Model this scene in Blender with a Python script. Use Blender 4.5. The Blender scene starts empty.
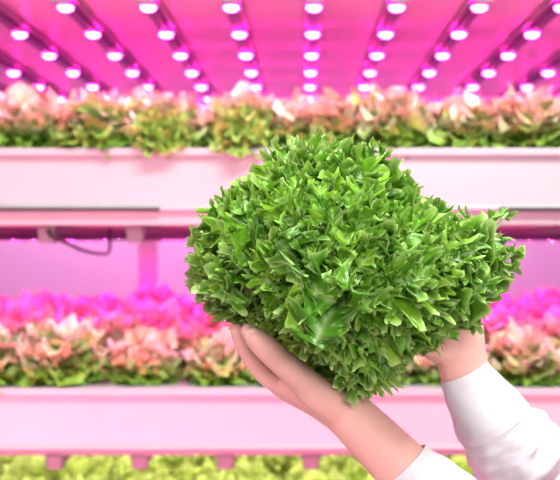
import bpy, bmesh, math, random
import numpy as np
from mathutils import Vector, Matrix, noise

S = bpy.context.scene
COL = S.collection
PI = math.pi
F = 900.0                      # focal length in pixels of the 560 x 480 frame
VX, VY = 302.0, 239.0          # vanishing point of the rack


def at(px, py, d):
    """the point seen at pixel (px, py) at distance d along +Y"""
    return Vector(((px - VX) * d / F, d, (VY - py) * d / F))


# ----------------------------------------------------------------- materials
def mat(name, col, rough=0.5, spec=0.5, sss=0.0, trans=0.0, attr=None, noise_amt=0.0, noise_scale=20.0,
        emit=None, strength=0.0, bump=0.0, bump_scale=60.0):
    m = bpy.data.materials.new(name)
    m.use_nodes = True
    nt = m.node_tree
    b = nt.nodes['Principled BSDF']
    out = nt.nodes['Material Output']
    b.inputs['Base Color'].default_value = (*col, 1)
    b.inputs['Roughness'].default_value = rough
    b.inputs['Specular IOR Level'].default_value = spec
    src = None
    if attr:
        a = nt.nodes.new('ShaderNodeAttribute')
        a.attribute_name = attr
        src = a.outputs['Color']
    if noise_amt:
        tc = nt.nodes.new('ShaderNodeTexCoord')
        n = nt.nodes.new('ShaderNodeTexNoise')
        n.inputs['Scale'].default_value = noise_scale
        n.inputs['Detail'].default_value = 3
        nt.links.new(tc.outputs['Object'], n.inputs['Vector'])
        mr = nt.nodes.new('ShaderNodeMapRange')
        mr.inputs['From Min'].default_value = 0.25
        mr.inputs['From Max'].default_value = 0.75
        mr.inputs['To Min'].default_value = 1 - noise_amt
        mr.inputs['To Max'].default_value = 1 + noise_amt
        nt.links.new(n.outputs['Fac'], mr.inputs['Value'])
        mx = nt.nodes.new('ShaderNodeVectorMath')
        mx.operation = 'SCALE'
        if src is None:
            rgb = nt.nodes.new('ShaderNodeRGB')
            rgb.outputs[0].default_value = (*col, 1)
            src = rgb.outputs[0]
        nt.links.new(src, mx.inputs[0])
        nt.links.new(mr.outputs['Result'], mx.inputs['Scale'])
        src = mx.outputs[0]
    if src is not None:
        nt.links.new(src, b.inputs['Base Color'])
    if sss:
        b.inputs['Subsurface Weight'].default_value = sss
        b.inputs['Subsurface Radius'].default_value = (0.012, 0.005, 0.003)
        b.inputs['Subsurface Scale'].default_value = 0.6
    if emit:
        b.inputs['Emission Color'].default_value = (*emit, 1)
        b.inputs['Emission Strength'].default_value = strength
    if bump:
        tc2 = nt.nodes.new('ShaderNodeTexCoord')
        n2 = nt.nodes.new('ShaderNodeTexNoise')
        n2.inputs['Scale'].default_value = bump_scale
        n2.inputs['Detail'].default_value = 4
        nt.links.new(tc2.outputs['Object'], n2.inputs['Vector'])
        bp = nt.nodes.new('ShaderNodeBump')
        bp.inputs['Strength'].default_value = bump
        bp.inputs['Distance'].default_value = 0.004
        nt.links.new(n2.outputs['Fac'], bp.inputs['Height'])
        nt.links.new(bp.outputs['Normal'], b.inputs['Normal'])
    if trans:
        t = nt.nodes.new('ShaderNodeBsdfTranslucent')
        if src is not None:
            nt.links.new(src, t.inputs['Color'])
        else:
            t.inputs['Color'].default_value = (*col, 1)
        ms = nt.nodes.new('ShaderNodeMixShader')
        ms.inputs[0].default_value = trans
        nt.links.new(b.outputs[0], ms.inputs[1])
        nt.links.new(t.outputs[0], ms.inputs[2])
        nt.links.new(ms.outputs[0], out.inputs['Surface'])
    return m


M = {}
M['tray'] = mat('white_plastic', (0.42, 0.42, 0.42), 0.38, 0.4, noise_amt=0.03, noise_scale=4)
M['panel'] = mat('white_panel', (0.32, 0.32, 0.32), 0.5, 0.3, noise_amt=0.03, noise_scale=5)
M['seal'] = mat('black_rubber', (0.015, 0.012, 0.014), 0.5)
M['beam'] = mat('painted_beam', (0.42, 0.40, 0.40), 0.8, noise_amt=0.04)
M['rear_beam'] = mat('white_rear_beam', (0.9, 0.88, 0.9), 0.9)
M['post'] = mat('steel_post', (0.6, 0.58, 0.62), 0.4, noise_amt=0.04)
M['bar'] = mat('lamp_bar_anodised', (0.05, 0.025, 0.08), 0.5, 0.3)
M['chan'] = mat('lamp_channel', (0.2, 0.16, 0.22), 0.5, 0.3)
M['cap'] = mat('lamp_cap', (0.22, 0.22, 0.22), 0.5, 0.3)
M['led'] = mat('magenta_led', (0.9, 0.9, 0.9), 0.3, emit=(1.0, 0.015, 0.38), strength=190)
M['led_mid'] = mat('magenta_led_bright', (0.9, 0.9, 0.9), 0.3, emit=(1.0, 0.03, 0.50), strength=900)
M['led_white'] = mat('white_led', (0.9, 0.9, 0.9), 0.3, emit=(1.0, 0.97, 0.72), strength=200)
M['cable'] = mat('dark_cable', (0.03, 0.015, 0.04), 0.5)
M['wall'] = mat('painted_wall', (0.5, 0.5, 0.5), 0.8, 0.2, noise_amt=0.03, noise_scale=2)
M['floor'] = mat('floor_coating', (0.2, 0.2, 0.2), 0.5, 0.4, noise_amt=0.05, noise_scale=3)
M['plant'] = mat('tray_lettuce_leaf', (0.5, 0.5, 0.3), 0.45, 0.4, trans=0.2, attr='Col', noise_amt=0.35, noise_scale=70)
M['hero'] = mat('lettuce_leaf', (0.2, 0.45, 0.08), 0.30, 0.55, trans=0.16, attr='Col', noise_amt=0.2, noise_scale=70,
                bump=0.35, bump_scale=120)
M['stem'] = mat('lettuce_stem', (0.6, 0.72, 0.42), 0.45, noise_amt=0.1)
M['skin'] = mat('skin', (0.93, 0.51, 0.42), 0.45, 0.4, sss=0.25, noise_amt=0.05, noise_scale=35, bump=0.12, bump_scale=260)
M['nail'] = mat('fingernail', (0.86, 0.52, 0.43), 0.28, 0.5)
M['coat'] = mat('white_coat_cloth', (0.76, 0.76, 0.77), 0.75, 0.2, noise_amt=0.03, noise_scale=14, bump=0.1, bump_scale=400)
M['eye'] = mat('dark_eye', (0.06, 0.035, 0.02), 0.2)
M['hair'] = mat('dark_hair', (0.03, 0.02, 0.015), 0.5)
M['trousers'] = mat('dark_cloth', (0.05, 0.05, 0.07), 0.8)
M['shoe'] = mat('white_shoe', (0.7, 0.7, 0.7), 0.5)


# ------------------------------------------------------------------- helpers
def link_mesh(name, me, m, parent=None, smooth=False):
    o = bpy.data.objects.new(name, me)
    COL.objects.link(o)
    if m:
        me.materials.append(m)
    if parent:
        o.parent = parent
    if smooth:
        me.polygons.foreach_set('use_smooth', [True] * len(me.polygons))
    return o


def empty(name, loc):
    o = bpy.data.objects.new(name, None)
    o.empty_display_size = 0.05
    COL.objects.link(o)
    o.location = loc
    return o


def tag(o, label, cat, group=None, kind=None):
    if label:
        o['label'] = label
    if cat:
        o['category'] = cat
    if group:
        o['group'] = group
    if kind:
        o['kind'] = kind
    return o


def box_mesh(name, boxes, bevel=0.0):
    """boxes: list of (x0,x1,y0,y1,z0,z1)"""
    bm = bmesh.new()
    for (x0, x1, y0, y1, z0, z1) in boxes:
        r = bmesh.ops.create_cube(bm, size=1.0)
        mtx = Matrix.Translation(((x0 + x1) / 2, (y0 + y1) / 2, (z0 + z1) / 2)) @ Matrix.Diagonal((x1 - x0, y1 - y0, z1 - z0, 1))
        bmesh.ops.transform(bm, matrix=mtx, verts=r['verts'])
    if bevel:
        bmesh.ops.bevel(bm, geom=bm.edges[:], offset=bevel, segments=2, profile=0.5, affect='EDGES')
    me = bpy.data.meshes.new(name)
    bm.to_mesh(me)
    bm.free()
    return me


def prism_x(name, prof, x0, x1):
    """extrude a closed (y, z) profile along X"""
    n = len(prof)
    V = [(x0, y, z) for y, z in prof] + [(x1, y, z) for y, z in prof]
    Fs = [(i, (i + 1) % n, n + (i + 1) % n, n + i) for i in range(n)]
    Fs += [tuple(range(n))[::-1], tuple(range(n, 2 * n))]
    me = bpy.data.meshes.new(name)
    me.from_pydata(V, [], Fs)
    bm = bmesh.new()
    bm.from_mesh(me)
    bmesh.ops.recalc_face_normals(bm, faces=bm.faces[:])
    bmesh.ops.bevel(bm, geom=[e for e in bm.edges if abs(e.verts[0].co.x - e.verts[1].co.x) > 0.5], offset=0.0025,
                    segments=2, profile=0.5, affect='EDGES')
    bm.to_mesh(me)
    bm.free()
    return me


def catmull(pts, n):
    out = []
    P = [pts[0] * 2 - pts[1]] + list(pts) + [pts[-1] * 2 - pts[-2]]
    for i in range(1, len(P) - 2):
        for k in range(n):
            t = k / n
            out.append(0.5 * ((2 * P[i]) + (P[i + 1] - P[i - 1]) * t + (2 * P[i - 1] - 5 * P[i] + 4 * P[i + 1] - P[i + 2]) * t * t
                              + (3 * P[i] - P[i - 1] - 3 * P[i + 1] + P[i + 2]) * t ** 3))
    out.append(pts[-1].copy())
    return out


def lerp_list(a, n):
    out = []
    for i in range(len(a) - 1):
        for k in range(n):
            t = k / n
            out.append(a[i] * (1 - t) + a[i + 1] * t)
    out.append(a[-1])
    return out


def tube(bm, pts, ra, rb=None, side=None, n=6, seg=20, caps=True, wob=None):
    """loft an ellipse along pts; ra half-size along `side`, rb half-size across; rounded ends"""
    rb = rb or ra
    C = catmull(pts, n)
    A = lerp_list(ra, n)
    B = lerp_list(rb, n)
    if caps:
        d0 = (C[0] - C[1]).normalized()
        d1 = (C[-1] - C[-2]).normalized()
        a0, b0, a1, b1 = A[0], B[0], A[-1], B[-1]
        m0, m1 = (a0 + b0) / 2, (a1 + b1) / 2
        pre, post = [], []
        for k in (0.98, 0.85, 0.6, 0.3):
            q = math.sqrt(1 - k * k)
            pre.append((C[0] + d0 * m0 * k, a0 * q, b0 * q))
            post.append((C[-1] + d1 * m1 * k, a1 * q, b1 * q))
        post.reverse()
        C = [p[0] for p in pre] + C + [p[0] for p in post]
        A = [p[1] for p in pre] + A + [p[1] for p in post]
        B = [p[2] for p in pre] + B + [p[2] for p in post]
    rings = []
    sv = side.copy() if side else Vector((0, 1, 0))
    for i, c in enumerate(C):
        t = (C[min(i + 1, len(C) - 1)] - C[max(i - 1, 0)]).normalized()
        u = (sv - t * sv.dot(t)).normalized()
        w = t.cross(u)
        ring = []
        for k in range(seg):
            a = 2 * PI * k / seg
            p = c + u * (A[i] * math.cos(a)) + w * (B[i] * math.sin(a))
            if wob:
                p = p + (p - c).normalized() * wob(i / (len(C) - 1), a, p)
            ring.append(bm.verts.new(p))
        rings.append(ring)
    for i in range(len(rings) - 1):
        for k in range(seg):
            k2 = (k + 1) % seg
            bm.faces.new((rings[i][k], rings[i][k2], rings[i + 1][k2], rings[i + 1][k]))
    if caps:
        bm.faces.new(rings[0][::-1])
        bm.faces.new(rings[-1])
    return rings


def ball(bm, c, r):
    """ellipsoid with half sizes r"""
    g = bmesh.ops.create_uvsphere(bm, u_segments=20, v_segments=12, radius=1.0)
    bmesh.ops.transform(bm, matrix=Matrix.Translation(c) @ Matrix.Diagonal((*r, 1)), verts=g['verts'])


def fuse(name, bm, voxel, m, parent, smooth_it=6):
    """fuse overlapping closed lofts into one continuous skin"""
    bmesh.ops.recalc_face_normals(bm, faces=bm.faces[:])
    me = bpy.data.meshes.new(name + '_lofts')
    bm.to_mesh(me)
    bm.free()
    o = bpy.data.objects.new(name + '_lofts', me)
    COL.objects.link(o)
    r = o.modifiers.new('r', 'REMESH')
    r.mode = 'VOXEL'
    r.voxel_size = voxel
    s = o.modifiers.new('s', 'SMOOTH')
    s.factor = 0.5
    s.iterations = smooth_it
    dg = bpy.context.evaluated_depsgraph_get()
    dg.update()
    res = bpy.data.meshes.new_from_object(o.evaluated_get(dg))
    res.name = name
    bpy.data.objects.remove(o)
    bpy.data.meshes.remove(me)
    res.materials.clear()
    return link_mesh(name, res, m, parent, smooth=True)


# ------------------------------------------------------------------- leaves
def leaf(rng, L, W, ns, nr, teeth, tooth, ruf, bend, fold):
    """one frilly lettuce leaf: base at the origin, axis +Y, upper face +Z.  Returns verts, faces, rho"""
    s = np.linspace(-1, 1, ns)
    a = s * PI * 0.93
    y = 0.5 * L * (1 + np.cos(a))
    x = 0.5 * W * np.sin(a) * (0.45 + 0.75 * y / L)
    fr = (s * teeth / 2 + rng.random()) % 1.0
    tr = np.abs(2 * fr - 1)
    amp = 0.6 + 0.8 * rng.random(ns // 3 + 2)
    amp = np.interp(np.arange(ns), np.arange(len(amp)) * 3, amp)
    nx, ny = x, y - 0.5 * L
    nn = np.sqrt(nx * nx + ny * ny) + 1e-6
    k = tooth * L * (tr - 0.4) * amp
    mx, my = x + nx / nn * k, y + ny / nn * k
    ry = 0.72 * y
    rho = np.linspace(0, 1, nr) ** 0.85
    R = rho[None, :]
    X = mx[:, None] * R
    Y = ry[:, None] + (my - ry)[:, None] * R
    k1, k2 = rng.uniform(3, 5), rng.uniform(0.36, 0.52) * teeth
    p1, p2, p3 = rng.random(3) * 6.28
    w1 = np.sin(k1 * PI * s + p1)[:, None]
    w2 = np.sin(k2 * PI * s + p2)[:, None]
    w3 = np.cos(k2 * PI * s + p3)[:, None]
    e = R ** 2.2
    Z = ruf * L * (0.55 * w1 * R ** 1.4 + 0.6 * w2 * e)
    X = X + ruf * L * 0.45 * w3 * e
    Y = Y + ruf * L * 0.30 * w2 * e
    Z = Z + fold * np.abs(X)
    if abs(bend) > 1e-3:
        ph = bend * Y / L
        r0 = L / bend
        Y2 = (r0 - Z) * np.sin(ph)
        Z2 = r0 - (r0 - Z) * np.cos(ph)
        Y, Z = Y2, Z2
    V = np.stack([X, Y, Z], -1).reshape(-1, 3)
    i, j = np.meshgrid(np.arange(ns - 1), np.arange(nr - 1), indexing='ij')
    b = (i * nr + j).ravel()
    Fc = np.stack([b, b + 1, b + nr + 1, b + nr], -1)
    return V, Fc, np.repeat(rho[None, :], ns, 0).ravel()


def frill(rng, L, W, ns, nr, teeth, tooth):
    """one blade of the held lettuce: pointed teeth bent up and down in turn on a margin too long for the blade"""
    s = np.linspace(-1, 1, ns)
    a = s * PI * 0.80
    y = 0.5 * L * (1 + np.cos(a))
    x = 0.5 * W * np.sin(a) * (0.62 + 0.5 * y / L)
    ph = s * teeth / 2 + rng.random() + 0.22 * np.sin(s * 9 + rng.random() * 6)
    tr = np.abs(2 * (ph % 1.0) - 1) ** 1.35
    amp = np.interp(ph, np.arange(-40, 41), rng.uniform(0.55, 1.45, 81))
    nx, ny = x, y - 0.40 * L
    nn = np.sqrt(nx * nx + ny * ny) + 1e-6
    f1, f2 = rng.uniform(2.6, 4.2), rng.uniform(6.5, 9.5)
    q = rng.random(8) * 6.28

    def w(f, p):
        return np.sin(f * PI * s + p + 0.8 * np.sin(2.3 * s + p))[:, None]
    lob = 0.07 * w(f2, q[1] + 1.0)[:, 0]
    k = L * (tooth * (tr - 0.35) * amp + lob)
    mx, my = x + nx / nn * k, y + ny / nn * k
    rho = np.linspace(0, 1, nr) ** 0.8
    R = rho[None, :]
    ry = 0.62 * y
    X = mx[:, None] * R
    Y = ry[:, None] + (my - ry)[:, None] * R
    alt = np.cos(PI * ph)[:, None] * amp[:, None]
    Z = L * (0.15 * w(f1, q[0]) * R ** 1.3 + 0.15 * w(f2, q[1]) * R ** 1.8 + 0.10 * alt * R ** 3)
    tx, ty = np.gradient(mx), np.gradient(my)
    sl = L * (0.09 * w(f2, q[1] + 1.6) * R ** 2 + 0.03 * np.sin(PI * ph)[:, None] * R ** 3)
    th = a[:, None] * 0.9
    X = X + sl * np.cos(th)
    Y = Y - sl * np.sin(th)
    roll = L * 0.30 * w(f1 * 1.4, q[4]) * np.clip(R - 0.55, 0, 1) ** 1.4      # rims that roll over
    X = X - (nx / nn)[:, None] * np.abs(roll)
    Y = Y - (ny / nn)[:, None] * np.abs(roll)
    Z = Z + roll * 1.1
    Z = Z + 0.012 * L * np.sin(np.abs(s) * 34)[:, None] * np.sin(R * PI) + rng.uniform(0.0, 0.5) * np.abs(X)
    bend = rng.uniform(-1.5, 0.2)
    if abs(bend) < 0.05:
        bend = -0.05
    b = bend * Y / L
    r0 = L / bend
    Y, Z = (r0 - Z) * np.sin(b), r0 - (r0 - Z) * np.cos(b)
    V = np.stack([X, Y, Z], -1).reshape(-1, 3)
    i, j = np.meshgrid(np.arange(ns - 1), np.arange(nr - 1), indexing='ij')
    c = (i * nr + j).ravel()
    Fc = np.stack([c, c + 1, c + nr + 1, c + nr], -1)
    return V, Fc, np.repeat(rho[None, :], ns, 0).ravel()


class Leaves:
    def __init__(self):
        self.V, self.Fc, self.C, self.n = [], [], [], 0

    def add(self, V, Fc, C):
        self.V.append(V)
        self.Fc.append(Fc + self.n)
        self.C.append(C)
        self.n += len(V)

    def mesh(self, name):
        V = np.concatenate(self.V)
        Fc = np.concatenate(self.Fc)
        C = np.concatenate(self.C)
        me = bpy.data.meshes.new(name)
        me.vertices.add(len(V))
        me.vertices.foreach_set('co', V.astype(np.float32).ravel())
        me.loops.add(Fc.size)
        me.loops.foreach_set('vertex_index', Fc.astype(np.int32).ravel())
        me.polygons.add(len(Fc))
        me.polygons.foreach_set('loop_start', np.arange(0, Fc.size, 4, dtype=np.int32))
        me.update(calc_edges=True)
        at_ = me.attributes.new('Col', 'FLOAT_COLOR', 'POINT')
        at_.data.foreach_set('color', np.concatenate([C, np.ones((len(C), 1))], 1).astype(np.float32).ravel())
        return me


def frame(direction, nhint):
    d = direction / np.linalg.norm(direction)
    n = nhint - d * np.dot(nhint, d)
    n = n / (np.linalg.norm(n) + 1e-9)
    sx = np.cross(d, n)
    return np.stack([sx, d, n], 1)         # columns: side, axis, normal


def mix(a, b, t):
    return np.asarray(a) * (1 - t) + np.asarray(b) * t


# ---------------------------------------------------------------- the room
FZ, CZ = -1.40, 2.40
tag(link_mesh('floor', box_mesh('floor', [(-5, 5, -4, 5.2, FZ - 0.05, FZ)]), M['floor']), None, None, kind='structure')
tag(link_mesh('ceiling', box_mesh('ceiling', [(-5, 5, -4, 5.2, CZ, CZ + 0.05)]), M['wall']), None, None, kind='structure')
tag(link_mesh('wall_back', box_mesh('wall_back', [(-5, 5, 4.4, 4.45, FZ, CZ)]), M['wall']), None, None, kind='structure')
tag(link_mesh('wall_left', box_mesh('wall_left', [(-4.05, -4, -4, 4.7, FZ, CZ)]), M['wall']), None, None, kind='structure')
tag(link_mesh('wall_right', box_mesh('wall_right', [(4, 4.05, -4, 4.7, FZ, CZ)]), M['wall']), None, None, kind='structure')
tag(link_mesh('wall_front', box_mesh('wall_front', [(-4, 4, -3.55, -3.5, FZ, CZ)]), M['wall']), None, None, kind='structure')

# ------------------------------------------------------------------ the rack
PER = 0.533
RX0, RX1 = -1.75, 1.55
FY, BY = 2.0, 3.56             # front and back of the trays


def tray(z, label):
    """z = height of the front rim"""
    t = tag(empty('grow_tray', (0, FY, z - 0.14)), label, 'tray')
    o = Vector((0, FY, z - 0.14))

    def part(nm, me, m, sm=False):
        ob = link_mesh(nm, me, m, t, sm)
        ob.matrix_parent_inverse = Matrix.Translation(-o)
        return ob
    part('front_panel', prism_x('front_panel', [(FY + 0.008, z - 0.018), (FY + 0.006, z - 0.128), (FY - 0.002, z - 0.130),
                                                (FY - 0.002, z - 0.138), (FY + 0.02, z - 0.138), (FY + 0.02, z - 0.018)], RX0, RX1), M['tray'])
    part('rim', prism_x('rim', [(FY - 0.006, z), (FY - 0.006, z - 0.017), (FY + 0.014, z - 0.020), (FY + 0.05, z - 0.020), (FY + 0.05, z)],
                        RX0, RX1), M['tray'])
    part('bed', box_mesh('bed', [(RX0, RX1, FY + 0.02, BY, z - 0.06, z - 0.02)]), M['tray'])
    part('underside_panel', box_mesh('underside_panel', [(RX0, RX1, FY + (0.09 if z == ZL else 0.03), BY, z - 0.171, z - 0.160)]), M['panel'])
    return t


ZT, ZU, ZL, ZB = 0.202 + PER, 0.202, -0.331, -0.331 - PER
tray(ZT, 'white grow tray overhead whose underside carries the glowing lamp bars')
tray(ZU, 'white grow tray behind the held lettuce, at its upper half')
tray(ZL, 'pink-lit white grow tray below the held lettuce, behind the forearms')
tray(ZB, 'lowest grow tray holding the yellow-green lettuces at the bottom')

rack = tag(empty('shelving_rack', (0, 2.8, FZ)), 'metal shelving rack with cross beams that carries the grow trays', 'rack')


def rpart(nm, boxes, m, bev=0.0):
    ob = link_mesh(nm, box_mesh(nm, boxes, bev), m, rack)
    ob.matrix_parent_inverse = Matrix.Translation(-Vector((0, 2.8, FZ)))


for z in (ZT, ZU, ZL):
    by = FY + (0.26 if z == ZL else 0.0125)
    rpart('front_beam', [(RX0, RX1, by, by + 0.0165, z - 0.1705, z - 0.1395)], M['beam'], 0.002)
    rpart('rear_beam', [(RX0, RX1, BY + 0.002, BY + 0.03, z - 0.205, z - 0.145)], M['rear_beam'], 0.002)
rpart('front_beam', [(RX0, RX1, FY + 0.09, FY + 0.12, ZB - 0.20, ZB - 0.1715)], M['beam'], 0.002)
rpart('rear_beam', [(RX0, RX1, BY + 0.002, BY + 0.03, ZB - 0.20, ZB - 0.14)], M['beam'], 0.002)
for x in (-0.655, RX0 - 0.08, RX1 + 0.0):
    rpart('upright', [(x, x + 0.08, BY + 0.031, BY + 0.085, FZ, 1.0)], M['post'], 0.003)
for x in (RX0 - 0.05, RX1):
    rpart('upright', [(x, x + 0.05, FY + 0.08, FY + 0.13, FZ, 1.0)], M['post'], 0.003)

for (x0, x1, lab) in ((RX0, (160 - VX) * 2 / F, 'thin black seal strip along the tray edge left of the lettuce'),
                      ((499 - VX) * 2 / F, RX1, 'thin black seal strip along the tray edge right of the lettuce')):
    tag(link_mesh('seal_strip', box_mesh('seal_strip', [(x0, x1, FY - 0.006, FY + 0.004, ZU - 0.1395, ZU - 0.1320)], 0.001), M['seal']), lab, 'seal strip')

# ------------------------------------------------------------------ lamp bars
ROWS = [2.08 + 0.2725 * k for k in range(6)]


def disc_mesh(name, r, h, seg=20):
    bm = bmesh.new()
    prof = [(r * math.cos(a), -h * math.sin(a)) for a in (0, 0.25, 0.5, 0.8, 1.1, 1.35)] + [(0.0, -h)]
    if h == 0:
        prof = [(r, -0.0014), (r * 0.5, -0.0014), (0.0, -0.0014)]
    rings = []
    for (rr, z) in prof[:-1]:
        rings.append([bm.verts.new((rr * math.cos(2 * PI * k / seg), rr * math.sin(2 * PI * k / seg), z)) for k in range(seg)])
    c = bm.verts.new((0, 0, prof[-1][1]))
    for i in range(len(rings) - 1):
        for k in range(seg):
            bm.faces.new((rings[i][k], rings[i + 1][k], rings[i + 1][(k + 1) % seg], rings[i][(k + 1) % seg]))
    for k in range(seg):
        bm.faces.new((rings[-1][k], c, rings[-1][(k + 1) % seg]))
    if h:
        bm.faces.new(rings[0])
        bmesh.ops.recalc_face_normals(bm, faces=bm.faces[:])
    me = bpy.data.meshes.new(name)
    bm.to_mesh(me)
    bm.free()
    return me


def make_bar(ledm, y0, rows, dome=0.0):
    t = empty('grow_lamp_bar', (0, 0, 0))
    link_mesh('channel', box_mesh('channel', [(-0.024, 0.024, y0 + 0.012, BY - 0.03, -0.013, 0)], 0.002), M['chan'], t)
    link_mesh('housing', box_mesh('housing', [(-0.012, 0.012, y0 + 0.012, BY - 0.04, -0.029, -0.012)], 0.002), M['bar'], t)
    link_mesh('end_cap', box_mesh('end_cap', [(-0.019, 0.019, y0, y0 + 0.03, -0.0325, 0.0)], 0.003), M['cap'], t)
    dm = disc_mesh('led', 0.0172 if dome else 0.0093, dome)
    for i, y in enumerate(rows):
        o = link_mesh('led', dm, None, t)
        o.location = (0, y, -0.0278)
    dm.materials.append(ledm)
    return t


def copy_tree(o, parent=None):
    c = o.copy()
    COL.objects.link(c)
    if parent:
        c.parent = parent
    for ch in o.children:
        copy_tree(ch, c)
    return c


ORD = ['first', 'second', 'third', 'fourth', 'fifth', 'sixth', 'seventh', 'eighth', 'ninth', 'tenth', 'eleventh', 'twelfth',
       'thirteenth', 'fourteenth', 'fifteenth']


def cap_label(x, text, step):
    left, right = (0 - VX) * 2.09 / F, (560 - VX) * 2.09 / F
    if x < left:
        return text + ' left of the picture, %s one out' % ORD[int((left - x) / step)]
    if x > right:
        return text + ' right of the picture, %s one out' % ORD[int((x - right) / step)]
    return text + ' %s from the left in view' % ORD[int((x - left) / step)]


proto = make_bar(M['led'], 2.015, ROWS, 0.010)
first = True
ks = list(range(-6, 6))
for q, k in enumerate(ks):
    b = proto if first else copy_tree(proto)
    first = False
    b.location = (0.0277 + 0.1913 * k, 0, ZT - 0.171)
    tag(b, 'overhead magenta lamp bar with white glowing LEDs, %s from the left' % ORD[q], 'grow lamp', 'lamp bars over the upper tray')
proto2 = make_bar(M['led_mid'], 2.085, [2.30 + 0.2 * k for k in range(6)])
first = True
for q, k in enumerate(range(-6, 7)):
    b = proto2 if first else copy_tree(proto2)
    first = False
    b.location = ((135 - VX) * 2.09 / F + 0.205 * k + 0.205 * 2, 0, ZU - 0.171)
    b.scale = (1, 1, 1.25)
    tag(b, cap_label(b.location.x, 'lamp bar under upper tray, grey end cap', 0.205), 'grow lamp', 'lamp bars over the lower tray')
proto3 = make_bar(M['led_white'], 2.085, [2.30 + 0.2 * k for k in range(6)])
first = True
for q, k in enumerate(range(-6, 7)):
    b = proto3 if first else copy_tree(proto3)
    first = False
    b.location = ((140 - VX) * 2.09 / F + 0.1985 * k + 0.1985 * 2, 0, ZL - 0.171)
    tag(b, cap_label(b.location.x, 'lamp bar under lower tray, mauve end cap', 0.1985), 'grow lamp', 'lamp bars over the lowest tray')

bm = bmesh.new()
tube(bm, [at(48, 231, 2.08), at(52, 237, 2.075), at(66, 243, 2.08), at(82, 250, 2.12), at(97, 253.5, 2.2), at(108, 253, 2.3), at(110, 246, 2.36), at(110, 237, 2.4), at(110, 228, 2.42)],
     [0.004] * 9, n=5, seg=10)
me = bpy.data.meshes.new('power_cable')
bm.to_mesh(me)
bm.free()
tag(link_mesh('power_cable', me, M['cable'], None, True), 'dark cable drooping from a lamp bar end under the upper tray', 'cable')

# ------------------------------------------------------------ lettuces in rows
def plant_meshes(seed, kind):
    """returns (outer foliage mesh, inner foliage mesh); the plant sits at the origin, about 0.15 m tall"""
    rng = np.random.default_rng(seed)
    outer, inner = Leaves(), Leaves()
    N = 84
    for i in range(N):
        f = i / N                                   # 0 outer/low .. 1 inner/upright
        az = i * 2.39996 + rng.uniform(-0.3, 0.3)
        el = math.radians(mix(2, 82, f ** 0.9) + rng.uniform(-9, 9))
        rad = np.array([math.cos(az), math.sin(az), 0])
        up = np.array([0, 0, 1.0])
        d = rad * math.cos(el) + up * math.sin(el)
        L = mix(0.07, 0.115, f) * rng.uniform(0.85, 1.2)
        if kind == 'yellow':
            L *= 0.9
        W = L * rng.uniform(0.75, 1.0)
        V, Fc, rho = leaf(rng, L, W, 30, 5, 14, 0.15, 0.2, -rng.uniform(0.3, 1.2), rng.uniform(0, 0.4))
        nh = up * math.cos(el) - rad * math.sin(el) + rng.normal(0, 0.25, 3)
        B = frame(d, nh)
        V = V @ B.T + rad * 0.022 * (1 - f) + up * (0.022 + 0.02 * f)
        yy = np.clip(V[:, 2] / 0.15, 0, 1)
        v = rng.uniform(-1, 1)
        if kind in ('lit_pink', 'lit_magenta'):
            green = np.array((0.27, 0.48, 0.06)) * (1 + 0.4 * v)
            tip = mix((0.72, 0.42, 0.28), (0.88, 0.70, 0.60), rng.random())  # pink of the grow lamps put into the colour of pale green leaves
            if kind == 'lit_magenta':
                tip = mix((0.74, 0.36, 0.38), (0.86, 0.58, 0.60), rng.random())  # magenta lamp light painted into the leaves of the rear rows
            elif rng.random() < 0.25:
                tip = np.array((0.93, 0.84, 0.70))
            w = np.clip((yy - 0.30) / 0.40, 0, 1) * (0.55 + 0.45 * rho)  # painted lamp tint grows with height, low leaves stay green
            if rng.random() < 0.15:
                w = w * 0.25
            C = green[None] * (1 - w[:, None]) + tip[None] * w[:, None]
        else:
            base = np.array((0.66, 0.76, 0.24) if kind == 'yellow' else (0.38, 0.58, 0.12)) * (1 + 0.2 * v)
            C = base[None] * (0.8 + 0.35 * rho[:, None])
        (outer if f < 0.42 else inner).add(V, Fc, np.clip(C, 0.01, 0.95))
    a = outer.mesh('outer_foliage')
    b = inner.mesh('inner_foliage')
    for m_ in (a, b):
        m_.materials.append(M['plant'])
        m_.polygons.foreach_set('use_smooth', [True] * len(m_.polygons))
    return a, b


VAR = {'lit_pink': [plant_meshes(s, 'lit_pink') for s in (3, 11, 27, 41)], 'green': [plant_meshes(21, 'green')], 'lit_magenta': [plant_meshes(s, 'lit_magenta') for s in (7, 15, 29)], 'yellow': [plant_meshes(s, 'yellow') for s in (5, 19, 33)]}
prnd = random.Random(8)


def plant_row(kind, z, y, spacing, sc, phase, text, cat, group, x_margin=0.06, jit=0.02):
    xl = (0 - VX) * y / F - x_margin
    xr = (560 - VX) * y / F + x_margin
    n0 = math.ceil((xl - phase) / spacing)
    xs = []
    while phase + n0 * spacing <= xr:
        xs.append(phase + n0 * spacing)
        n0 += 1
    for q, x in enumerate(xs):
        t = empty('frilly_lettuce', (x + prnd.uniform(-jit, jit), y + prnd.uniform(-jit, jit), z))
        t.rotation_euler = (0, 0, prnd.uniform(0, 6.28))
        k = sc * prnd.uniform(0.88, 1.12)
        t.scale = (k * prnd.uniform(0.95, 1.1), k * prnd.uniform(0.95, 1.1), k)
        a, b = prnd.choice(VAR[kind])
        link_mesh('outer_foliage', a, None, t)
        link_mesh('inner_foliage', b, None, t)
        tag(t, text % (ORD[q] if q < len(ORD) else 'last'), cat, group)


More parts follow.
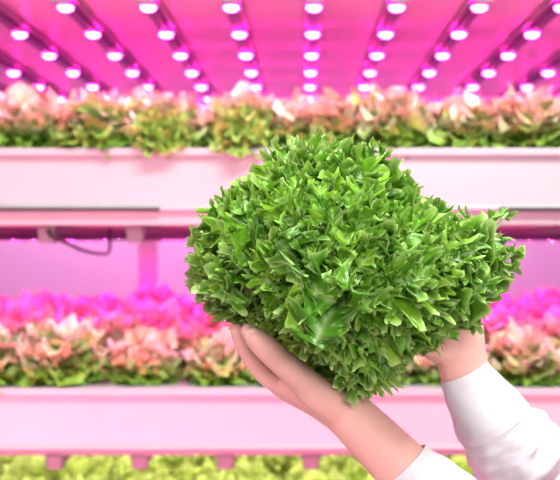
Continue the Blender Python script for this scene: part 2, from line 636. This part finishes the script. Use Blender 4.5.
bedU, bedL, bedB = ZU - 0.02, ZL - 0.02, ZB - 0.02
plant_row('lit_pink', bedU, 2.105, 0.165, 1.0, 0.03, 'pink-lit frilly lettuce at the front of the upper tray, %s from the left', 'lettuce', 'lettuces on the upper tray')
for px_, txt in ((162, 'small green lettuce drooping over the upper tray rim, far left of the held head'),
                 (240, 'small green lettuce drooping over the upper tray rim just left of the held head')):
    t = empty('frilly_lettuce', ((px_ - VX) * 2.03 / F, 2.025, bedU + 0.002))
    t.rotation_euler = (0.12, 0, prnd.uniform(0, 6))
    t.scale = (0.62, 0.62, 0.72)
    a, b = VAR['green'][0]
    link_mesh('outer_foliage', a, None, t)
    link_mesh('inner_foliage', b, None, t)
    tag(t, txt, 'lettuce', 'lettuces on the upper tray')
plant_row('lit_pink', bedU, 2.30, 0.165, 1.12, 0.10, 'frilly lettuce in the second row of the upper tray, %s from the left', 'lettuce', 'lettuces on the upper tray')
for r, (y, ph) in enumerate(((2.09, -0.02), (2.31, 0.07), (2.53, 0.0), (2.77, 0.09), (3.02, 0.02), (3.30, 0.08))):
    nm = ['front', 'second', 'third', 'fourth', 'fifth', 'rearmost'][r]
    plant_row('lit_pink' if r < 2 else 'lit_magenta', bedL, y, 0.175 + 0.006 * r, 0.95, ph, ('pink-lit' if r < 2 else 'magenta-lit') + ' frilly lettuce in the ' + nm + ' row of the lower tray, %s from the left',
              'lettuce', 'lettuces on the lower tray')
for r, (y, ph) in enumerate(((2.62, 0.0), (2.80, 0.09), (2.99, 0.02), (3.19, 0.1), (3.40, 0.03))):
    nm = ['first', 'second', 'third', 'fourth', 'rearmost'][r]
    plant_row('yellow', bedB, y, 0.185, 1.0, ph, 'yellow-green lettuce in the ' + nm + ' visible row of the lowest tray, %s from the left',
              'lettuce', 'lettuces on the lowest tray')

# ----------------------------------------------------------- the held lettuce
OUT = [(186, 278), (189, 242), (200, 210), (226, 192), (252, 176), (262, 152), (290, 141), (318, 137), (345, 143), (372, 139),
       (394, 157), (414, 186), (442, 206), (462, 208), (490, 224), (512, 238), (518, 256), (505, 288), (486, 312), (478, 334), (446, 345),
       (412, 350), (402, 384), (376, 400), (352, 404), (322, 391), (292, 371), (268, 346), (248, 326), (224, 328), (206, 305), (191, 292)]
HC = np.array((342.0, 272.0))
_an = [(math.atan2(y - HC[1], x - HC[0]), math.hypot(x - HC[0], y - HC[1])) for x, y in OUT]
_an.sort()
_A = np.array([a for a, r in _an])
_R = np.array([r for a, r in _an])


def rad_at(phi):
    return float(np.interp(phi, np.concatenate([_A - 2 * PI, _A, _A + 2 * PI]), np.concatenate([_R, _R, _R])))


def rad_np(phi):
    return np.interp(phi, np.concatenate([_A - 2 * PI, _A, _A + 2 * PI]), np.concatenate([_R, _R, _R]))


HD = 0.93                      # distance of the head's middle
HB = 0.135                     # how far it bulges towards the camera
hero_at = at(HC[0], 372, HD)
hero = tag(empty('lettuce_head', hero_at), 'large frilly green lettuce head held up by two hands in front of the trays', 'lettuce')
hr = np.random.default_rng(2024)
HMI = Matrix.Translation(-hero_at)
THUMB = [(322, 396), (297, 374), (268, 350), (247, 330)]


def near_thumb(px, py):
    best = 1e9
    for (ax, ay), (bx, by) in zip(THUMB[:-1], THUMB[1:]):
        t = max(0, min(1, ((px - ax) * (bx - ax) + (py - ay) * (by - ay)) / ((bx - ax) ** 2 + (by - ay) ** 2)))
        best = min(best, math.hypot(px - ax - t * (bx - ax), py - ay - t * (by - ay)))
    return best


def hero_leaf(px, py, depth, nrm, L, ns=150, nr=10, up=0.25, stalk=False, spread=0.45, wr=None, teeth=None, out=None):
    """tip at pixel/depth; nrm = outward normal in world"""
    tip = np.array(at(px, py, depth))
    rad = np.array((px - 338.0, 0, 292.0 - py)) / 110.0
    rl = np.linalg.norm(rad)
    rad = rad / max(rl, 0.7)
    d = nrm * (out or hr.uniform(0.05, 0.65)) + rad * 1.1 + np.array((0, 0, up)) + hr.normal(0, spread, 3)
    d /= np.linalg.norm(d)
    W = L * (wr or hr.uniform(0.8, 1.2))
    V, Fc, rho = frill(hr, L, W, ns, nr, teeth or hr.uniform(30, 42), hr.uniform(0.065, 0.11) * (1.5 if teeth else 1))
    nh = np.array((0, -0.25, 0.35)) + 1.0 * nrm + hr.normal(0, 0.35, 3)
    B = frame(d, nh)
    axis_y = V[:, 1] / L
    V = V @ B.T
    # put the far end of the blade on the wanted point
    V = V + (tip - d * L * 0.93)
    if not stalk:                       # pull stray teeth back inside the head's own shape
        qx = VX + V[:, 0] / V[:, 1] * F - HC[0]
        qy = VY - V[:, 2] / V[:, 1] * F - HC[1]
        ex = (np.hypot(qx, qy) - rad_np(np.arctan2(qy, qx)) - 5).max()
        if ex > 0:
            V = V - (np.array((px - HC[0], 0, HC[1] - py)) / (math.hypot(px - HC[0], py - HC[1]) + 1e-6)) * ex * 0.00095
    tx_ = VX + V[:, 0] / V[:, 1] * F
    ty_ = VY - V[:, 2] / V[:, 1] * F
    dm = np.full(len(V), 1e9)
    for (ax, ay), (bx, by) in zip(THUMB[:-1], THUMB[1:]):
        tt = np.clip(((tx_ - ax) * (bx - ax) + (ty_ - ay) * (by - ay)) / ((bx - ax) ** 2 + (by - ay) ** 2), 0, 1)
        dm = np.minimum(dm, np.hypot(tx_ - ax - tt * (bx - ax), ty_ - ay - tt * (by - ay)))
    hit = dm < 12.5
    if hit.any():
        lack = (0.897 - V[hit, 1]).max()
        if lack > 0:
            V = V + np.array((0, lack, 0))
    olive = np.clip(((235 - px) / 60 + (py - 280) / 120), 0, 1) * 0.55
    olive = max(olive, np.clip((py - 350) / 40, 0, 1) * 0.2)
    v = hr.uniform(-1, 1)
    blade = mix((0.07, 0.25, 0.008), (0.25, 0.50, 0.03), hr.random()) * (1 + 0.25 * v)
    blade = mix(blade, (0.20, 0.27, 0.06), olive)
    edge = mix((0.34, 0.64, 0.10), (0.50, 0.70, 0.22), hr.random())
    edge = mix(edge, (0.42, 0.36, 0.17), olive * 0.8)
    rib = np.array((0.50, 0.70, 0.28))
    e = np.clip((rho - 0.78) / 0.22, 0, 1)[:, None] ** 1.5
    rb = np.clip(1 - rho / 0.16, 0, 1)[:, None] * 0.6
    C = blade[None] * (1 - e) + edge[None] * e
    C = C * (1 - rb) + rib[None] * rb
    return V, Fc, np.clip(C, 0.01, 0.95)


def sample_front():
    t = math.sqrt(hr.random()) * 0.99
    phi = hr.uniform(-PI, PI)
    r = rad_at(phi)
    px = HC[0] + math.cos(phi) * r * t
    py = HC[1] + math.sin(phi) * r * t
    h = math.sqrt(max(0, 1 - t * t))
    nrm = np.array((math.cos(phi) * t, -h, -math.sin(phi) * t))
    return px, py, t, h, nrm


inner = Leaves()
n_front = 0
leaf_parts = []
# back and inside
for i in range(90):
    px, py, t, h, nrm = sample_front()
    px, py = HC[0] + (px - HC[0]) * 0.9, HC[1] + (py - HC[1]) * 0.9
    nrm = nrm * np.array((1, -1, 1))
    inner.add(*hero_leaf(px, py, HD + 0.015 + 0.10 * h, nrm, hr.uniform(0.06, 0.085), 44, 5))
for i in range(50):
    px, py, t, h, nrm = sample_front()
    px, py = HC[0] + (px - HC[0]) * 0.8, HC[1] + (py - HC[1]) * 0.8
    dep = HD - HB * 0.5 * h
    if near_thumb(px, py) < 34:
        dep = max(dep, 0.915)
    inner.add(*hero_leaf(px, py, dep, nrm, hr.uniform(0.055, 0.08), 60, 7))
# the visible shell: even cover by rejection
placed = []
tries = 0
while len(placed) < 150 and tries < 30000:
    tries += 1
    px, py, t, h, nrm = sample_front()
    md = 18.5
    if any((px - q[0]) ** 2 + (py - q[1]) ** 2 < md * md for q in placed):
        continue
    nt = near_thumb(px, py)
    if nt < 15:
        continue
    placed.append((px, py))
    dep = HD - HB * h + hr.uniform(-0.012, 0.012)
    L = hr.uniform(0.05, 0.072)
    if nt < 30:
        dep = max(dep, 0.90)
        L *= 0.7
    leaf_parts.append((px, py, dep, nrm, L, t))
leaf_parts.sort(key=lambda q: q[2])
N_SEP = 80
for i, (px, py, dep, nrm, L, t) in enumerate(leaf_parts):
    g = hero_leaf(px, py, dep, nrm, L)
    if i < N_SEP:
        one = Leaves()
        one.add(*g)
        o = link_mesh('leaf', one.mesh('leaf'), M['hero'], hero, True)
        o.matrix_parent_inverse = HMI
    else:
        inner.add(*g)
# small curled blades between the large ones
small = []
tries = 0
while len(small) < 140 and tries < 20000:
    tries += 1
    px, py, t, h, nrm = sample_front()
    if near_thumb(px, py) < 22 or any((px - q[0]) ** 2 + (py - q[1]) ** 2 < 16 ** 2 for q in small):
        continue
    small.append((px, py))
    inner.add(*hero_leaf(px, py, HD - HB * h + hr.uniform(-0.014, 0.002), nrm, hr.uniform(0.026, 0.042), 70, 8, teeth=hr.uniform(15, 21), out=hr.uniform(0.3, 1.1)))
# rim leaves that break the outline
for k in range(60):
    phi = -PI + 2 * PI * (k + hr.uniform(-0.3, 0.3)) / 60
    r = rad_at(phi) * hr.uniform(0.94, 1.02)
    px, py = HC[0] + math.cos(phi) * r, HC[1] + math.sin(phi) * r
    if near_thumb(px, py) < 20 or (near_thumb(px, py) < 30 and px < 262):
        continue
    nrm = np.array((math.cos(phi), -0.15, -math.sin(phi)))
    inner.add(*hero_leaf(px, py, HD - hr.uniform(0.0, 0.045), nrm, hr.uniform(0.045, 0.065), spread=0.3))
# single sprigs sticking out at the right and the top
for (px, py, L) in ((511, 206, 0.030), (521, 246, 0.034), (519, 263, 0.035), (318, 134, 0.05), (356, 138, 0.04), (286, 139, 0.04), (224, 190, 0.03)):
    n_ = np.array((px - HC[0], 0, HC[1] - py)) / 150.0
    one = Leaves()
    one.add(*hero_leaf(px, py, HD - 0.03, n_, L, 60, 8, spread=0.12, wr=0.6, stalk=True))
    o = link_mesh('leaf', one.mesh('leaf'), M['hero'], hero, True)
    o.matrix_parent_inverse = HMI
for pts_, rr_ in (([at(470, 248, HD - 0.02), at(490, 234, HD - 0.025), at(507, 214, HD - 0.03)], [0.0025, 0.002, 0.0015]),
                  ([at(462, 272, HD - 0.04), at(488, 262, HD - 0.04), at(512, 255, HD - 0.032)], [0.003, 0.0025, 0.0015]),
                  ([at(342, 300, HD), at(346, 340, HD), at(350, 372, HD)], [0.012, 0.02, 0.018])):
    bm = bmesh.new()
    tube(bm, pts_, rr_, n=4, seg=10)
    me = bpy.data.meshes.new('stem')
    bm.to_mesh(me)
    bm.free()
    o = link_mesh('stem', me, M['stem'], hero, True)
    o.matrix_parent_inverse = HMI
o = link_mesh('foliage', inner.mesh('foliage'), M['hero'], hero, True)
o.matrix_parent_inverse = HMI

# ------------------------------------------------------------------ the person
person_at = Vector((0.52, 0.97, FZ))
person = tag(empty('person', person_at), 'person in a white coat whose two hands hold the lettuce head', 'person')
PMI = Matrix.Translation(-person_at)

bm = bmesh.new()
Y = Vector((0, 1, 0))
# near arm: elbow, forearm, wrist
lel, lwr = Vector((0.215, 0.875, -0.335)), at(348, 414, 0.915)
tube(bm, [lel, at(452, 520, 0.885), at(402, 467, 0.90), at(372, 437, 0.908), lwr, at(330, 404, 0.925)],
     [0.028, 0.031, 0.031, 0.030, 0.029, 0.030], [0.028, 0.031, 0.0285, 0.027, 0.0245, 0.021], side=Y)
# palm, seen from the thumb side
tube(bm, [at(338, 408, 0.925), at(310, 396, 0.938), at(288, 386, 0.944), at(274, 378, 0.948)], [0.030, 0.036, 0.038, 0.034],
     [0.020, 0.0165, 0.0145, 0.0115], side=Y)
# ball of the thumb
tube(bm, [at(340, 408, 0.905), at(318, 394, 0.893), at(300, 379, 0.882)], [0.020, 0.018, 0.0145], [0.020, 0.018, 0.014], side=Y)
tube(bm, [at(322, 404, 0.915), at(298, 390, 0.91), at(282, 380, 0.915)], [0.016, 0.013, 0.010], side=Y)
# thumb
tube(bm, [at(306, 383, 0.884), at(292, 370, 0.874), at(279, 359.5, 0.868), at(267, 348.5, 0.862), at(255, 337.5, 0.859), at(248.5, 331.5, 0.858)],
     [0.0155, 0.0148, 0.0136, 0.0142, 0.0132, 0.0098], [0.0150, 0.0140, 0.0130, 0.0128, 0.0108, 0.0077], side=Y)
# four fingers curling up behind the head
for (mc, pi, di, tp, r) in (((271, 378, 0.914), (254, 361, 0.908), (244, 345, 0.905), (237, 330, 0.903), 0.0098),
                            ((270, 375, 0.941), (248, 352, 0.944), (240, 331, 0.942), (239, 313, 0.938), 0.0096),
                            ((272, 375, 0.962), (252, 351, 0.970), (246, 331, 0.970), (247, 314, 0.966), 0.0092),
                            ((276, 378, 0.981), (260, 358, 0.992), (254, 342, 0.994), (254, 328, 0.992), 0.0080)):
    tube(bm, [at(300, 390, (mc[2] + 0.94) / 2), at(*mc), at(*pi), at(*di), at(*tp)], [r * 1.1, r * 1.18, r * 1.05, r * 0.95, r * 0.8], side=Y)
# far arm
rel, rwr = Vector((0.345, 1.03, -0.325)), at(466, 374, 1.0)
Xs = Vector((0.8, 0, 0.6))
tube(bm, [rel, at(548, 474, 1.02), at(498, 417, 1.008), rwr, at(461, 358, 0.998)], [0.030, 0.022, 0.027, 0.0275, 0.027], [0.030, 0.022, 0.027, 0.023, 0.021], side=Xs)
tube(bm, [rwr, at(462, 357, 0.999), at(454, 335, 0.998), at(444, 312, 0.998)], [0.0265, 0.0275, 0.036, 0.034], [0.022, 0.021, 0.017, 0.013], side=Vector((0.9, 0.1, 0.35)))
# far thumb
tube(bm, [at(458, 364, 0.995), at(446, 354, 0.988), at(432, 350, 0.981), at(418, 345, 0.974), at(408, 340, 0.970)],
     [0.017, 0.0135, 0.0105, 0.0100, 0.0085], [0.014, 0.012, 0.010, 0.0095, 0.0075], side=Xs)
for (mx_, my_, q1, q2, q3, r) in ((428, 318, (414, 298, 0.99), (402, 283, 0.982), (392, 272, 0.972), 0.0092),
                                  (438, 311, (424, 285, 0.992), (412, 267, 0.984), (402, 254, 0.972), 0.0095),
                                  (450, 308, (440, 282, 0.992), (429, 263, 0.984), (419, 250, 0.974), 0.0090),
                                  (462, 312, (455, 290, 0.994), (446, 276, 0.988), (437, 266, 0.98), 0.0078)):
    tube(bm, [at(mx_ + 6, my_ + 16, 0.998), at(mx_, my_, 0.998), at(*q1), at(*q2), at(*q3)], [r * 1.2, r * 1.15, r * 1.05, r * 0.95, r * 0.8], side=Xs)
# upper arms, trunk, neck, head, legs (outside the picture)
lsh, rsh = Vector((0.42, 0.80, -0.07)), Vector((0.52, 1.13, -0.07))
tube(bm, [lsh, (lsh + lel) / 2, lel], [0.040, 0.034, 0.028], n=4)
tube(bm, [rsh, (rsh + rel) / 2, rel], [0.040, 0.034, 0.028], n=4)
tr_side = (rsh - lsh).normalized()
ctr = Vector((0.50, 0.965, 0))
tube(bm, [ctr + Vector((0.0, 0, z)) for z in (-0.03, -0.15, -0.30, -0.45, -0.56)], [0.14, 0.145, 0.12, 0.14, 0.14], [0.065, 0.085, 0.075, 0.09, 0.09], side=tr_side, n=4, seg=28)
tube(bm, [ctr + Vector((0.0, 0, -0.04)), ctr + Vector((-0.01, 0, 0.03)), ctr + Vector((-0.03, 0, 0.09))], [0.065, 0.052, 0.05], n=4)
hd = ctr + Vector((-0.045, 0, 0.155))
ball(bm, hd, (0.098, 0.076, 0.108))
ball(bm, hd + Vector((-0.04, -0.005, -0.06)), (0.052, 0.052, 0.055))
ball(bm, hd + Vector((-0.098, -0.012, -0.02)), (0.017, 0.012, 0.020))
ball(bm, hd + Vector((-0.094, -0.012, -0.006)), (0.010, 0.009, 0.026))
ball(bm, hd + Vector((-0.086, -0.01, -0.062)), (0.010, 0.020, 0.006))
ball(bm, hd + Vector((-0.085, -0.01, -0.073)), (0.010, 0.018, 0.006))
for sg in (-1, 1):
    ball(bm, hd + Vector((0.0, 0.076 * sg, -0.015)), (0.018, 0.008, 0.030))
    hip = ctr + tr_side * 0.085 * sg + Vector((0, 0, -0.56))
    ank = Vector((hip.x, hip.y, FZ + 0.09))
    tube(bm, [hip, (hip + ank) / 2 + Vector((-0.01, 0, 0.02)), ank + Vector((0, 0, 0.22)), ank], [0.085, 0.058, 0.052, 0.036], n=4)
body = fuse('body', bm, 0.0026, M['skin'], person, 7)
body.matrix_parent_inverse = PMI


def child(nm, bm_, m, parent, sub=0, inv=True):
    me_ = bpy.data.meshes.new(nm)
    bmesh.ops.recalc_face_normals(bm_, faces=bm_.faces[:])
    bm_.to_mesh(me_)
    bm_.free()
    ob = link_mesh(nm, me_, m, parent, True)
    if inv:
        ob.matrix_parent_inverse = PMI
    if sub:
        md = ob.modifiers.new('sub', 'SUBSURF')
        md.levels = md.render_levels = sub
    return ob


# thumbnail: a curved plate lying on the thumb's end
bm = bmesh.new()
ax = (at(247.5, 329, 0.858) - at(262, 342, 0.860)).normalized()
nn = (Vector((-0.25, -0.9, 0.30)) - ax * ax.dot(Vector((-0.25, -0.9, 0.30)))).normalized()
sd = ax.cross(nn)
nc = at(252.0, 333.6, 0.8585)
grid = []
for i in range(9):
    u = i / 8
    row = []
    for j in range(9):
        w = (j / 8 - 0.5) * 2
        wid = 0.0064 * (1 - 0.25 * (2 * u - 1) ** 4 - (0.25 * max(0, u - 0.7) / 0.3))
        p = nc + ax * (0.0125 * (u - 0.45) - 0.0012 * w * w * (1 if u > 0.5 else -1)) + sd * wid * w + nn * (0.0098 - 0.0022 * w * w - 0.0022 * max(0, u - 0.3) ** 2)
        row.append(bm.verts.new(p))
    grid.append(row)
for i in range(8):
    for j in range(8):
        bm.faces.new((grid[i][j], grid[i][j + 1], grid[i + 1][j + 1], grid[i + 1][j]))
nail = child('thumbnail', bm, M['nail'], body)
nail.matrix_parent_inverse = Matrix.Identity(4)
sol = nail.modifiers.new('thick', 'SOLIDIFY')
sol.thickness = 0.0006


def wrinkle(amp, fr, along):
    def f(t, a, p):
        q = Vector((math.cos(a) * 1.3, math.sin(a) * 1.3, t * along))
        return amp * (noise.noise(q * fr) + 0.5 * noise.noise(q * fr * 2.3 + Vector((7, 3, 1)))) * min(1, 0.15 + t * 2.2)
    return f


# near sleeve
bm = bmesh.new()
tube(bm, [at(402, 466, 0.90), at(412, 477, 0.898), at(440, 506, 0.89), at(475, 545, 0.88), lel + Vector((0.012, 0, -0.012)), (lel + lsh) / 2 + Vector((0.01, 0, 0)), lsh],
     [0.0345, 0.037, 0.044, 0.050, 0.056, 0.062, 0.07], [0.0315, 0.0345, 0.043, 0.049, 0.056, 0.060, 0.066], side=Y, n=9, seg=36, caps=False, wob=wrinkle(0.005, 1.3, 7))
slv = child('sleeve', bm, M['coat'], person, 1)
slv.modifiers.new('thick', 'SOLIDIFY').thickness = 0.0016
# far sleeve with its gathered cuff
bm = bmesh.new()
tube(bm, [at(492, 420, 1.006), at(503, 436, 1.008), at(523, 462, 1.015), at(556, 492, 1.025), rel + Vector((0.015, 0, -0.01)), (rel + rsh) / 2 + Vector((0.015, 0, 0)), rsh],
     [0.041, 0.048, 0.060, 0.064, 0.064, 0.064, 0.07], [0.0395, 0.0445, 0.050, 0.054, 0.058, 0.060, 0.066], side=Xs, n=10, seg=40, caps=False, wob=wrinkle(0.014, 1.6, 9))
slv2 = child('sleeve', bm, M['coat'], person, 1)
slv2.modifiers.new('thick', 'SOLIDIFY').thickness = 0.0016
bm = bmesh.new()
tube(bm, [at(463.5, 371, 1.0), at(468, 380, 1.0), at(477, 396, 1.002), at(488, 414, 1.005), at(494, 424, 1.006), at(496, 427, 1.006)],
     [0.0285, 0.0305, 0.0365, 0.0425, 0.0435, 0.040], [0.027, 0.029, 0.036, 0.0425, 0.0435, 0.040], side=Xs, n=6, seg=36, caps=False, wob=wrinkle(0.0022, 1.2, 3))
cuff = child('cuff', bm, M['coat'], slv2, 1)
cuff.matrix_parent_inverse = Matrix.Identity(4)
cuff.modifiers.new('thick', 'SOLIDIFY').thickness = 0.002
# coat, trousers, shoes, hair (outside the picture)
bm = bmesh.new()
tube(bm, [ctr + Vector((0.0, 0, z)) for z in (0.0, -0.06, -0.2, -0.38, -0.6, -0.85)], [0.10, 0.185, 0.185, 0.165, 0.19, 0.215], [0.07, 0.10, 0.125, 0.115, 0.14, 0.16],
     side=tr_side, n=6, seg=40, caps=False, wob=wrinkle(0.008, 1.2, 4))
coat = child('coat', bm, M['coat'], person, 1)
coat.modifiers.new('thick', 'SOLIDIFY').thickness = 0.002
for sg in (-1, 1):
    hip = ctr + tr_side * 0.085 * sg + Vector((0, 0, -0.56))
    bm = bmesh.new()
    tube(bm, [hip, hip + Vector((-0.004, 0, -0.36)), Vector((hip.x, hip.y, FZ + 0.06))], [0.10, 0.075, 0.062], n=6, seg=24, caps=False)
    child('trouser_leg', bm, M['trousers'], person)
    bm = bmesh.new()
    tube(bm, [Vector((hip.x + 0.05, hip.y, FZ + 0.045)), Vector((hip.x - 0.04, hip.y, FZ + 0.045)), Vector((hip.x - 0.15, hip.y, FZ + 0.032))], [0.042, 0.046, 0.038],
         [0.045, 0.045, 0.032], side=Y, n=5)
    child('shoe', bm, M['shoe'], person)
bm = bmesh.new()
ball(bm, hd + Vector((0.018, 0, 0.014)), (0.104, 0.084, 0.112))
bmesh.ops.delete(bm, geom=[v for v in bm.verts if v.co.x < hd.x - 0.045 and v.co.z < hd.z + 0.06], context='VERTS')
hair = child('hair', bm, M['hair'], person, 1)
hair.modifiers.new('thick', 'SOLIDIFY').thickness = 0.006

for sg in (-1, 1):
    bm = bmesh.new()
    ball(bm, hd + Vector((-0.0845, 0.030 * sg, 0.004)), (0.008, 0.0115, 0.0065))
    e_ = child('eye', bm, M['eye'], body)
    e_.matrix_parent_inverse = Matrix.Identity(4)
    bm = bmesh.new()
    tube(bm, [hd + Vector((-0.088, 0.014 * sg, 0.026)), hd + Vector((-0.088, 0.030 * sg, 0.030)), hd + Vector((-0.076, 0.047 * sg, 0.025))], [0.003, 0.004, 0.002], n=4, seg=8)
    e_ = child('eyebrow', bm, M['hair'], body)
    e_.matrix_parent_inverse = Matrix.Identity(4)

# ------------------------------------------------------------------- lights
def area(name, loc, target, sx, sy, power, col=(1, 1, 1)):
    l = bpy.data.lights.new(name, 'AREA')
    l.shape = 'RECTANGLE'
    l.size, l.size_y = sx, sy
    l.energy = power
    l.color = col
    o_ = bpy.data.objects.new(name, l)
    COL.objects.link(o_)
    o_.location = loc
    d = Vector(target) - Vector(loc)
    o_.rotation_euler = d.to_track_quat('-Z', 'Y').to_euler()
    return o_


area('aisle_ceiling_lamp', (0.5, 0.15, 2.3), (0.4, 0.8, 0), 2.2, 0.6, 84)
area('front_fill', (0.9, -2.8, 1.2), (0.35, 1.5, 0.0), 2.4, 1.0, 64)  # added front fill for plants and arms, no fitting there
area('upper_tray_fill', (0.75, 1.0, 1.30), (0.45, 1.6, 0.0), 1.5, 0.15, 15)  # added light that whitens the upper tray more than the lower
area('rear_wall_fill', (-0.2, 3.95, 1.5), (-0.2, 4.4, 0.0), 3.2, 0.2, 115, (1.0, 0.42, 1.0))  # added lilac light for the back wall, source unseen
lo = area('low_pink_fill', (-0.1, 0.45, -1.3), (-0.1, 2.0, -0.42), 2.4, 0.3, 25, (1.0, 0.14, 0.33))  # unseen pink light added near the floor to tint the lower tray
lo.data.spread = math.radians(75)
area('opposite_rack_lamp', (-2.2, -0.6, -0.6), (0.0, 2.0, -0.2), 1.2, 0.5, 11, (1.0, 0.2, 0.45))
area('hand_fill', (-1.9, -1.5, -0.35), (0.0, 0.9, -0.15), 1.0, 1.0, 25)  # added fill that brightens the hand below the lettuce

w = bpy.data.worlds.new('World')
S.world = w
w.use_nodes = True
w.node_tree.nodes['Background'].inputs[0].default_value = (0.9, 0.9, 0.92, 1)
w.node_tree.nodes['Background'].inputs[1].default_value = 0.3

# ------------------------------------------------------------------- camera
cam = bpy.data.cameras.new('camera')
co = bpy.data.objects.new('camera', cam)
COL.objects.link(co)
co.location = (0, 0, 0)
co.rotation_euler = (PI / 2, 0, 0)
cam.sensor_width = 36
cam.sensor_fit = 'HORIZONTAL'
cam.lens = 36 * F / 560
cam.shift_x = -(VX - 280) / 560
cam.shift_y = (VY - 240) / 560
cam.clip_start = 0.05
cam.dof.use_dof = True
cam.dof.focus_distance = 0.845
cam.dof.aperture_fstop = 7.2
S.camera = co

S.view_settings.view_transform = 'Standard'
S.view_settings.look = 'None'
S.view_settings.gamma = 1
S.view_settings.exposure = 0.35
S.view_settings.use_curve_mapping = False
S.cycles.use_denoising = True
S.cycles.use_light_tree = True
